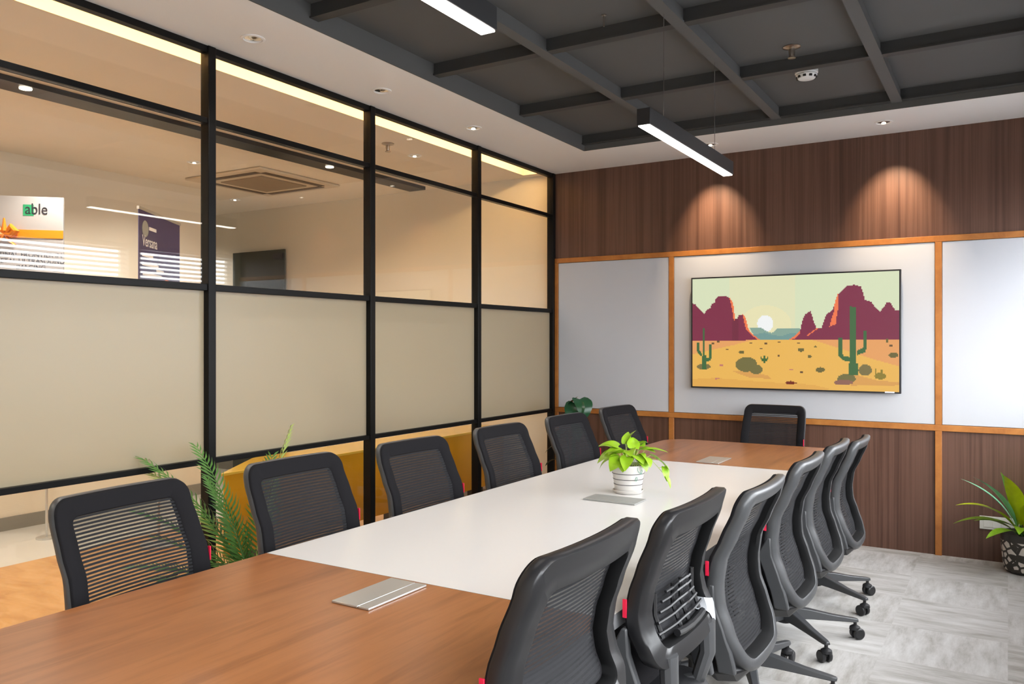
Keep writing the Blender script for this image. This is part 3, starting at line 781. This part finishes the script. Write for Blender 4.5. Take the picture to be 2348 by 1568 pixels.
def make_base(root, spin):
    MB().lathe([(.020, .07), (.045, .08), (.048, .13), (.035, .155), (.028, .16)], 24).build('hub', 'chair_black', root)
    MB().lathe([(.025, .15), (.025, .27), (.014, .27), (.014, .40)], 20).build('gas_lift', 'chair_black', root)
    for k in range(5):
        a = R(spin)+2*math.pi*k/5; M = Matrix.Rotation(a, 4, 'Z')
        L_ = MB()
        secs = [(.03, .030, .095, .152), (.12, .026, .094, .138), (.22, .021, .088, .116), (.325, .018, .082, .100), (.345, .012, .082, .096)]
        vs = []
        for x, w, z0, z1 in secs: vs += [(x, -w, z0), (x, w, z0), (x, w*.7, z1), (x, -w*.7, z1)]
        fs = [(3, 2, 1, 0), (16, 17, 18, 19)]
        for i in range(4):
            for j in range(4): fs.append((i*4+j, i*4+(j+1) % 4, (i+1)*4+(j+1) % 4, (i+1)*4+j))
        leg = L_.add(vs, fs, M).build('leg', 'chair_grey', root, bevel=.004)
        c_ = MB(); b = random.uniform(0, 6.28); Mc = M @ Matrix.Translation((.33, 0, 0)) @ Matrix.Rotation(b, 4, 'Z')
        for s in (-1, 1):
            c_.lathe([(.006, -.009), (.024, -.009), (.0275, -.005), (.0275, .005), (.022, .010), (.006, .010)], 20, Mc @ Matrix.Translation((.012, s*.017, .0275)) @ Matrix.Rotation(R(90), 4, 'X'))
        c_.tube([(.004, 0, .03), (.0, 0, .092)], .008, 10, Mc)
        c_.lathe([(.010, .05), (.026, .046), (.024, .058), (.012, .066), (.004, .068)], 16, Mc)
        c_.build('caster', 'black_plastic', leg)

def make_chair(kind, spin):
    root = empty('office_chair'); make_base(root, spin); make_upper(root, kind); return root
UPPER_KEEP = ('hub', 'leg')
def place(proto, x, y, rz, lab, grp, dz=0, base_rot=0, sy=1):
    """x, y = hub; dz raises everything above the gas lift"""
    o = copy_tree(proto); o.location = (x, y, 0); o.rotation_euler = (0, 0, R(rz)); o.scale = (1, sy, 1)
    for ch in o.children:
        nm = ch.name.split('.')[0]
        if nm in ('hub', 'leg'): ch.rotation_euler = (0, 0, R(base_rot))
        elif nm == 'gas_lift': ch.scale = (1, 1, 1+dz/.40)
        else: ch.location.z += dz
    tag(o, lab, 'chair', grp); return o
pO = make_chair('A', 0)
for ch in pO.children:
    if ch.name.startswith('backrest_net'): ch.data.materials[0] = MATS['chair_net']
pA = make_chair('A', 0); pB = make_chair('B', 0)
GL, GR_ = 'mesh chairs along the glass side of the table', 'mesh chairs along the right side of the table'
TOPX = -.280
def by_top(proto, X, Y, rz, *a, **k):      # X, Y = middle of the top bar's rear
    c_, s_ = math.cos(R(rz)), math.sin(R(rz)); return place(proto, X-TOPX*c_, Y-TOPX*s_, rz, *a, **k)
LCH = [(-2.34, 1.495, 5, .025, 'mesh chair nearest the camera on the glass side, light stripes through its net'),
       (-2.34, 2.195, 0, .03, 'mesh chair beside the palm fronds, second from the camera on the glass side'),
       (-2.34, 2.91, -2, .025, 'mesh chair third from the camera on the glass side, in front of the mustard sideboard'),
       (-2.34, 3.655, -2, .025, 'mesh chair fourth from the camera on the glass side, at the third black mullion'),
       (-2.33, 4.39, -2, .025, 'mesh chair fifth from the camera on the glass side, left of the corner plant'),
       (-2.31, 5.10, -4, .03, 'mesh chair at the far end of the glass side, right of the corner plant')]
for x, y, rz, dz, la in LCH: by_top(pO if y < 2 else pA, x, y, rz, la, GL, dz=dz, base_rot=random.uniform(0, 70))
RCH = [('B', -.665, 1.455, 180, .085, 18, 'nearest office chair on the right side, seen from behind, cut off by the bottom edge'),
       ('B', -.665, 2.09, 180, .055, 18, 'office chair with clear plastic film on its frame and a ribbed lumbar support'),
       ('A', -.64, 2.70, 180, .01, 18, 'grey-framed office chair on the right side, third from the camera'),
       ('A', -.64, 3.40, 180, .01, 39, 'grey-framed office chair on the right side, fourth from the camera'),
       ('A', -.64, 4.04, 180, .0, -9, 'grey-framed office chair on the right side, fifth from the camera'),
       ('A', -.64, 4.73, 180, -.05, 6, 'farthest office chair on the right side, in front of the wood panelling')]
rch = []
for kd, x, y, rz, dz, br, la in RCH: rch.append(by_top(pB if kd == 'B' else pA, x, y, rz, la, GR_, dz=dz, base_rot=br))
for ch in list(rch[0].children):
    if ch.name.startswith('lumbar'): bpy.data.objects.remove(ch)
# plastic film left on the second chair's frame
film = rch[1]
B = Back(.560, .955, REAR_B, HALF_B, .05, .06, .062, .070, .046, flat=True)
m = MB(); O, I = B.outline(-.06), B.outline(1.05); n = len(O); idx = [i for i, (y, z) in enumerate(O) if y < -.185 and z < .625]
vs = []
sec = [(0, -.02), (0, 1.02), (.1, 1.15), (.5, -.16), (1.0, -.02), (.35, -.2)]
sec = [(-.03, .1), (-.03, .9), (.08, 1.05), (.9, 1.05), (1.03, .9), (1.03, .1), (.92, -.06), (.5, -.1), (.08, -.06)]
for i in idx:
    (oy, oz), (iy, iz) = O[i], I[i]
    for a, b in sec:
        y = oy+(iy-oy)*a; z = oz+(iz-oz)*a; vs.append((B.x(y, z)+b*B.dep(z), y, z))
k = len(sec); m.add(vs, [(i*k+j, (i+1)*k+j, (i+1)*k+(j+1) % k, i*k+(j+1) % k) for i in range(len(idx)-1) for j in range(k)])
fo = m.build('plastic_film', 'plastic_film', film); fo.location.z += .055; fo['label'] = 'clear protective plastic film'
# head chair
by_top(pO, -1.405, 5.93, -90, 'black mesh office chair at the head of the table below the screen', None, dz=.02, base_rot=30, sy=.9)
for p in (pA, pB, pO):
    for ch in list(p.children):
        for g in list(ch.children): bpy.data.objects.remove(g)
        bpy.data.objects.remove(ch)
    bpy.data.objects.remove(p)

# ------------------------------------------------------------------ plants
def leaf_mesh(L_, Wd, droop, fold=.25, n=10, heart=False, twist=0):
    """leaf along +x from origin, bending down; returns verts, faces"""
    vs = []; x, z, ang = 0, 0, 0
    step = L_/n
    for i in range(n+1):
        t_ = i/n
        if heart: w = Wd*(math.sin(math.pi*min(1, (t_*.93+.07))**.62)**.8)*(1 if t_ < .97 else .5)
        else: w = Wd*math.sin(math.pi*min(.995, max(.02, t_))**.85)**.9
        if i == n: w = .0008
        for j, q in enumerate((-1, -.5, 0, .5, 1)):
            zz = abs(q)*w*fold*(1 if abs(q) < .8 else .75)
            back = -.22*Wd*abs(q) if (heart and i < 2) else 0
            vs.append((x+back+math.sin(ang)*0, q*w, z+zz))
        ang += droop/n; x += math.cos(ang)*step; z -= math.sin(ang)*step
    fs = [(i*5+j, (i+1)*5+j, (i+1)*5+j+1, i*5+j+1) for i in range(n) for j in range(4)]
    return vs, fs
def orient(pos, az, el_, roll=0):
    return Matrix.Translation(pos) @ Matrix.Rotation(az, 4, 'Z') @ Matrix.Rotation(-el_, 4, 'Y') @ Matrix.Rotation(roll, 4, 'X')

# pothos on the table
PX, PY = -1.445, 3.372
t = empty('potted_pothos', (PX, PY, TH)); tag(t, 'lime green pothos in a white striped pot standing on the white table top', 'potted plant')
MB().lathe([(.05, .0), (.060, .002), (.068, .014), (.066, .016), (.058, .006), (.045, .006)], 40).build('saucer', 'pot_white', t)
MB().lathe([(.045, .006), (.0585, .008), (.0625, .04), (.0735, .112), (.0765, .122), (.0765, .127), (.072, .127), (.069, .115)], 48, cap=False).build('pot', 'pot_white', t)
m = MB()
for z, r_ in ((.040, .0636), (.063, .0671), (.088, .0709)):
    m.lathe([(r_-.001, z), (r_+.0006, z+.0002), (r_+.0009, z+.0022), (r_-.001, z+.0025)], 48, cap=False)
camdir = math.atan2(-PY, -PX)
def onpot(a, z, rr): return (rr*math.cos(camdir+a), rr*math.sin(camdir+a), z)
m.build('painted_line', 'pot_line', t)
m = MB()
m.tube([onpot(R(32)+.0, .122, .0765), onpot(R(34), .108, .0745), onpot(R(42), .096, .0730), onpot(R(54), .093, .0725)], .0009, 5)
for a, z in ((R(30), .069), (R(49), .100)):
    for s in (-1, 1):
        pts = []
        for k in range(9):
            q = k/8; pts.append(onpot(a+(.18*(q-.5)), z+.010*(q-.5)+s*.009*math.sin(math.pi*q), .0685+.16*(z-.065)+.002))
        m.tube(pts, .0010, 5)
m.build('painted_leaf', 'pot_green', t)
MB().lathe([(.069, .112), (.05, .117), (.02, .119), (.001, .118)], 24, cap=False).build('soil', 'soil', t)
rv, dv = Vector((math.cos(R(31.3)), math.sin(R(31.3)), 0)), Vector((-math.sin(R(31.3)), math.cos(R(31.3)), 0))   # across / away from the viewer
# leaf: (dx across, height above pot base, depth, azimuth relative to across, elevation, length, width, droop)
LV = [(-.045, .205, 0, 175, 25, .075, .024, .9), (-.01, .215, .01, 60, 60, .055, .018, .4), (-.03, .190, -.02, 200, 15, .07, .026, .8), (-.055, .172, .0, 190, 5, .08, .030, 1.1),
      (-.035, .155, -.035, 225, -5, .07, .034, 1.2), (-.065, .150, .02, 170, -10, .07, .022, 1.0), (.0, .190, -.03, 260, 20, .06, .026, 1.1), (-.005, .225, .02, 30, 50, .06, .018, .3),
      (.03, .170, -.03, 290, 10, .06, .030, 1.2), (.05, .185, .01, 330, 25, .065, .028, .9), (.055, .200, .03, 100, 35, .05, .026, .8), (.075, .190, 0, 350, 10, .085, .020, .5),
      (.06, .165, -.03, 300, 0, .07, .024, 1.0), (.10, .165, .0, 340, -15, .075, .018, .7), (.015, .160, .03, 90, 30, .06, .028, .9), (-.02, .170, .04, 120, 30, .07, .028, 1.0),
      (-.01, .165, -.045, 255, -20, .075, .024, .5), (.125, .150, 0, 350, -25, .07, .018, .6), (.16, .115, 0, 300, -65, .055, .016, .3), (.168, .072, -.01, 320, -55, .045, .013, .4), (.04, .215, .01, 15, 30, .045, .028, .9), (-.045, .178, -.03, 215, 30, .06, .028, 1.0), (.02, .20, -.02, 80, 55, .055, .024, .5), (.035, .19, .03, 45, 40, .06, .026, .7),
      (-.02, .15, -.05, 245, -10, .055, .028, 1.2), (.045, .15, -.04, 305, -10, .055, .026, 1.2), (-.06, .19, .02, 160, 35, .06, .024, .9)]
m = MB()
for dx, hh, dy, az, el_, L_, Wd, dr in LV:
    p = rv*dx+dv*dy+Vector((0, 0, hh)); b = rv*max(-.04, min(.045, dx*.5))+dv*dy*.5+Vector((0, 0, .117))
    if dx > .15:
        b = rv*.045+Vector((0, 0, .12)); q = [b, b+rv*.05+Vector((0, 0, .035)), b+rv*.09+Vector((0, 0, -.01)), p]
    else: q = [b, b.lerp(p, .5)+Vector((0, 0, .012)), p]
    MB().tube(q, [.0014]*len(q), 5).build('stem', 'leaf_stem', t)
    vs, fs = leaf_mesh(L_*1.22, Wd*1.22, dr, .3, 10, heart=True)
    MB().add(vs, fs, orient(p, R(31.3)+R(az), R(el_), R(random.uniform(-25, 25)))).build('leaf', 'leaf_lime', t, smooth=60)

# palm between the first two chairs
def frond(t, base, az, el_, L_, arch, lw=.13, m='leaf_palm', n=16, roll=0):
    M = orient(base, az, el_, roll); mb = MB(); pts = []; x = z = 0; ang = 0; st = L_/n; fr = []
    for i in range(n+1):
        pts.append((x, 0, z)); fr.append(ang); ang -= arch/n; x += math.cos(ang)*st; z += math.sin(ang)*st
    mb.tube(pts, [.005-.0038*i/n for i in range(n+1)], 6, M)
    for i in range(3, n+1):
        for s in (-1, 1):
            for sub in (0, .5):
                if i == n and sub: continue
                t_ = (i+sub)/n
                k = min(n, i); p = Vector(pts[k]); 
                if sub: p = p.lerp(Vector(pts[min(n, k+1)]), .5)
                l_ = lw*math.sin(math.pi*min(1, .22+t_*.70))**.7*(.75+.3*random.random())
                a = R(38+25*(1-t_)); d_ = Vector((math.cos(a)*math.cos(fr[k]), s*math.sin(a), math.cos(a)*math.sin(fr[k])+.12))
                dn = Vector((0, 0, -1)); w = Vector((math.cos(fr[k]), 0, math.sin(fr[k])))*.0085
                q0 = p; q1 = p+d_*l_*.5+dn*l_*.02; q2 = p+d_*l_+dn*l_*.22
                mb.add([q0-w*.4, q0+w*.4, q1+w+Vector((0, 0, .002)), q1-w, q2], [(0, 1, 2, 3), (3, 2, 4)], M)
    return mb.build('frond', m, t, smooth=60)
PB = Vector((-2.90, 2.53, 0))
t = empty('potted_palm', PB); tag(t, 'feathery green palm plant standing between the first two chairs and the glass wall', 'potted plant')
MB().lathe([(.09, 0), (.10, .01), (.125, .24), (.13, .25), (.118, .25), (.11, .22)], 32, cap=False).build('pot', 'pot_dark', t)
MB().lathe([(.111, .215), (.001, .225)], 24, cap=False).build('soil', 'soil', t)
base = Vector((0, 0, .22))
for az, el_, L_, ar_, mm in ((212, 78, .92, .85, 'leaf_palm'), (205, 76, .88, .9, 'leaf_palm_light'), (222, 70, .70, .9, 'leaf_palm'), (185, 82, .80, .6, 'leaf_palm'), (32, 86, .82, .25, 'leaf_palm_light'),
                         (222, 50, .58, .9, 'leaf_palm'), (235, 66, .56, .8, 'leaf_palm'), (120, 80, .70, .4, 'leaf_palm'), (20, 60, .60, .9, 'leaf_palm'), (300, 64, .48, .8, 'leaf_palm'), (215, 40, .46, .7, 'leaf_palm'), (200, 84, .62, .5, 'leaf_palm')):
    frond(t, base, R(az), R(el_), L_, ar_, m=mm)

# dark leafed plant in the corner
CB = Vector((-2.96, 5.78, 0))
t = empty('corner_plant', CB); tag(t, 'dark green broad-leafed plant in the corner between glass wall and whiteboard', 'potted plant')
MB().lathe([(.09, 0), (.10, .01), (.12, .26), (.125, .27), (.113, .27), (.105, .24)], 32, cap=False).build('pot', 'pot_dark', t)
MB().lathe([(.106, .235), (.001, .245)], 24, cap=False).build('soil', 'soil', t)
for az, hx, hz, el_, L_, Wd, dr in ((200, .0, .97, -30, .20, .085, 1.4), (-30, .05, .97, -20, .20, .085, 1.7), (-70, .06, .94, -40, .20, .08, 1.2), (-110, .03, .86, 10, .14, .05, 1.4), (160, .06, .66, 10, .13, .04, 1.0), (200, .10, .60, 0, .14, .04, 1.0),
                                (250, .05, .72, 10, .15, .05, 1.2), (60, .04, .80, 20, .15, .05, 1.2), (-50, .16, .78, -30, .15, .05, 1.0), (180, .12, .48, 0, .14, .04, .9)):
    d_ = Vector((math.cos(R(az)), math.sin(R(az)), 0)); p = d_*hx+Vector((.04 if hz > .8 else 0, 0, hz))
    MB().tube([(0, 0, .24), tuple(Vector((0, 0, .24)).lerp(p, .6)+Vector((0, 0, .06))), tuple(p)], .0035, 6).build('stem', 'leaf_dark', t)
    vs, fs = leaf_mesh(L_, Wd, dr, .25, 10, heart=True); MB().add(vs, fs, orient(p, R(az), R(el_))).build('leaf', 'leaf_dark', t, smooth=60)

# floor plant at the right edge
FB = Vector((.085, 5.93, 0))
t = empty('floor_plant', FB); tag(t, 'long-leafed green plant in a dark pebble-patterned pot on the carpet at the right edge', 'potted plant')
MB().lathe([(.085, 0), (.098, .006), (.108, .02)], 40).build('pot_base', 'pot_dark', t)
MB().lathe([(.108, .02), (.118, .10), (.126, .20)], 40, cap=False).build('pot', 'pebble_pot', t)
MB().lathe([(.126, .20), (.129, .235), (.129, .245), (.122, .245), (.116, .20)], 40, cap=False).build('pot_rim', 'pot_dark', t)
MB().lathe([(.118, .205), (.001, .21)], 24, cap=False).build('soil', 'soil', t)
mat('leaf_variegated', (128, 168, 40), .35, var=(60, .45)); mat('leaf_teal', (120, 190, 150), .35, var=(30, .2)); mat('leaf_yellow', (176, 192, 20), .35, var=(20, .25))
for az, el_, L_, Wd, dr, hz, mm in ((190, 40, .36, .045, 1.2, .22, 'leaf_variegated'), (205, 58, .40, .045, 1.2, .24, 'leaf_yellow'), (180, 66, .40, .03, .8, .26, 'leaf_teal'), (215, 72, .42, .035, .8, .26, 'leaf_teal'),
                                (235, 20, .30, .04, .7, .22, 'leaf_variegated'), (250, 74, .42, .05, .7, .27, 'leaf_yellow'), (280, 66, .38, .045, 1.0, .25, 'leaf_yellow'), (310, 70, .40, .045, .9, .25, 'leaf_variegated'),
                                (0, 70, .40, .045, .9, .25, 'leaf_variegated'), (330, 45, .36, .045, 1.1, .22, 'leaf_yellow'), (225, 82, .36, .045, .4, .26, 'leaf_variegated'), (265, 40, .30, .04, 1.0, .22, 'leaf_variegated'), (200, 25, .24, .035, .6, .25, 'leaf_variegated')):
    d_ = Vector((math.cos(R(az)), math.sin(R(az)), 0)); p = d_*.05+Vector((0, 0, hz+.03))
    MB().tube([(0, 0, .205), tuple(p)], .006, 6).build('stem', 'leaf_palm', t)
    vs, fs = leaf_mesh(L_, Wd, dr, .35, 14); M = orient(p, R(az), R(el_)); 
    vs = [v_ for v_ in vs]
    world = [M @ Vector(v_) for v_ in vs]
    world = [Vector((v_.x, min(v_.y, .175), v_.z)) for v_ in world]     # leaves press against the wall, not through it
    MB().add(world, fs).build('leaf', mm, t, smooth=60)

# switch plate
t = empty('socket_plate', (-.048, BY, .205)); tag(t, 'white switch and socket plate low on the wood panelling behind the floor plant', 'socket plate')
MB().box(-.11, .11, -.008, -.0005, 0, .085).build('plate', 'switch_white', t, bevel=.002)
for x in (-.065, -.015, .035, .08): MB().box(x-.021, x+.021, -.011, -.008, .015, .07).build('switch', 'switch_white', t, bevel=.001)

# ------------------------------------------------------------------ light
def area(name, loc, rot, sx, sy, power, color=(1, 1, 1), portal=False, spread=180):
    l = bpy.data.lights.new(name, 'AREA'); l.shape = 'RECTANGLE'; l.size = sx; l.size_y = sy; l.energy = power; l.color = color; l.spread = R(spread)
    o = bpy.data.objects.new(name, l); col.objects.link(o); o.location = loc; o.rotation_euler = rot
    if portal: l.cycles.is_portal = True
    return o
def spot(name, loc, target, power, size, blend, color, r=.02):
    l = bpy.data.lights.new(name, 'SPOT'); l.energy = power; l.spot_size = R(size); l.spot_blend = blend; l.color = color; l.shadow_soft_size = r
    o = bpy.data.objects.new(name, l); col.objects.link(o); o.location = loc
    o.rotation_euler = (Vector(target)-Vector(loc)).to_track_quat('-Z', 'Y').to_euler(); return o
w = bpy.data.worlds.new('daylight'); bpy.context.scene.world = w; w.use_nodes = True
bg = w.node_tree.nodes['Background']; bg.inputs[0].default_value = (.93, .965, 1, 1); bg.inputs[1].default_value = 14.5
for y0, y1 in wins: area('window_daylight', (RX+.16, (y0+y1)/2, (WZ0+WZ1)/2), (0, R(90), 0), WZ1-WZ0, y1-y0, 1, portal=True)
# room lamps
for y in (.2, 1.72, 2.65, 3.58, 4.52): spot('soffit_fill', (-3.04, y, CZ-.02), (-2.9, y, 0), 30, 95, .8, (1, .93, .85))  # added fill from the soffit, brightens table, chairs and floor
for x in (.37,):
    for y in (.3, 1.8, 3.3, 4.8): spot('soffit_fill', (x, y, CZ-.02), (x, y, 0), 30, 95, .8, (1, .93, .85))  # same added fill on the window side, without fixtures
for x in (-.66, -1.90): spot('wall_wash', (x, 5.79, CZ-.02), (x, 6.13, 2.22), 78, 62, 1, (1, .77, .52), .012)
# corridor lamps
WARM = (1, .95, .87)
for x, y, p in ((-4.63, .2, 66), (-4.63, 2.45, 72), (-4.63, 4.81, 34), (-5.53, 1.2, 66), (-5.53, 3.2, 70), (-5.53, 4.23, 44), (-3.9, 4.96, 16), (-6.0, .5, 60), (-7.9, 5.2, 66)):
    spot('corridor_beam', (x, y, CZ-.05), (x, y, 0), p, 150, .7, WARM, .04)

sc = bpy.context.scene
sc.view_settings.view_transform = 'Standard'; sc.view_settings.look = 'None'; sc.view_settings.gamma = 1; sc.view_settings.exposure = .14
sc.cycles.max_bounces = 10; sc.cycles.transparent_max_bounces = 24; sc.cycles.caustics_reflective = False; sc.cycles.sample_clamp_indirect = 6
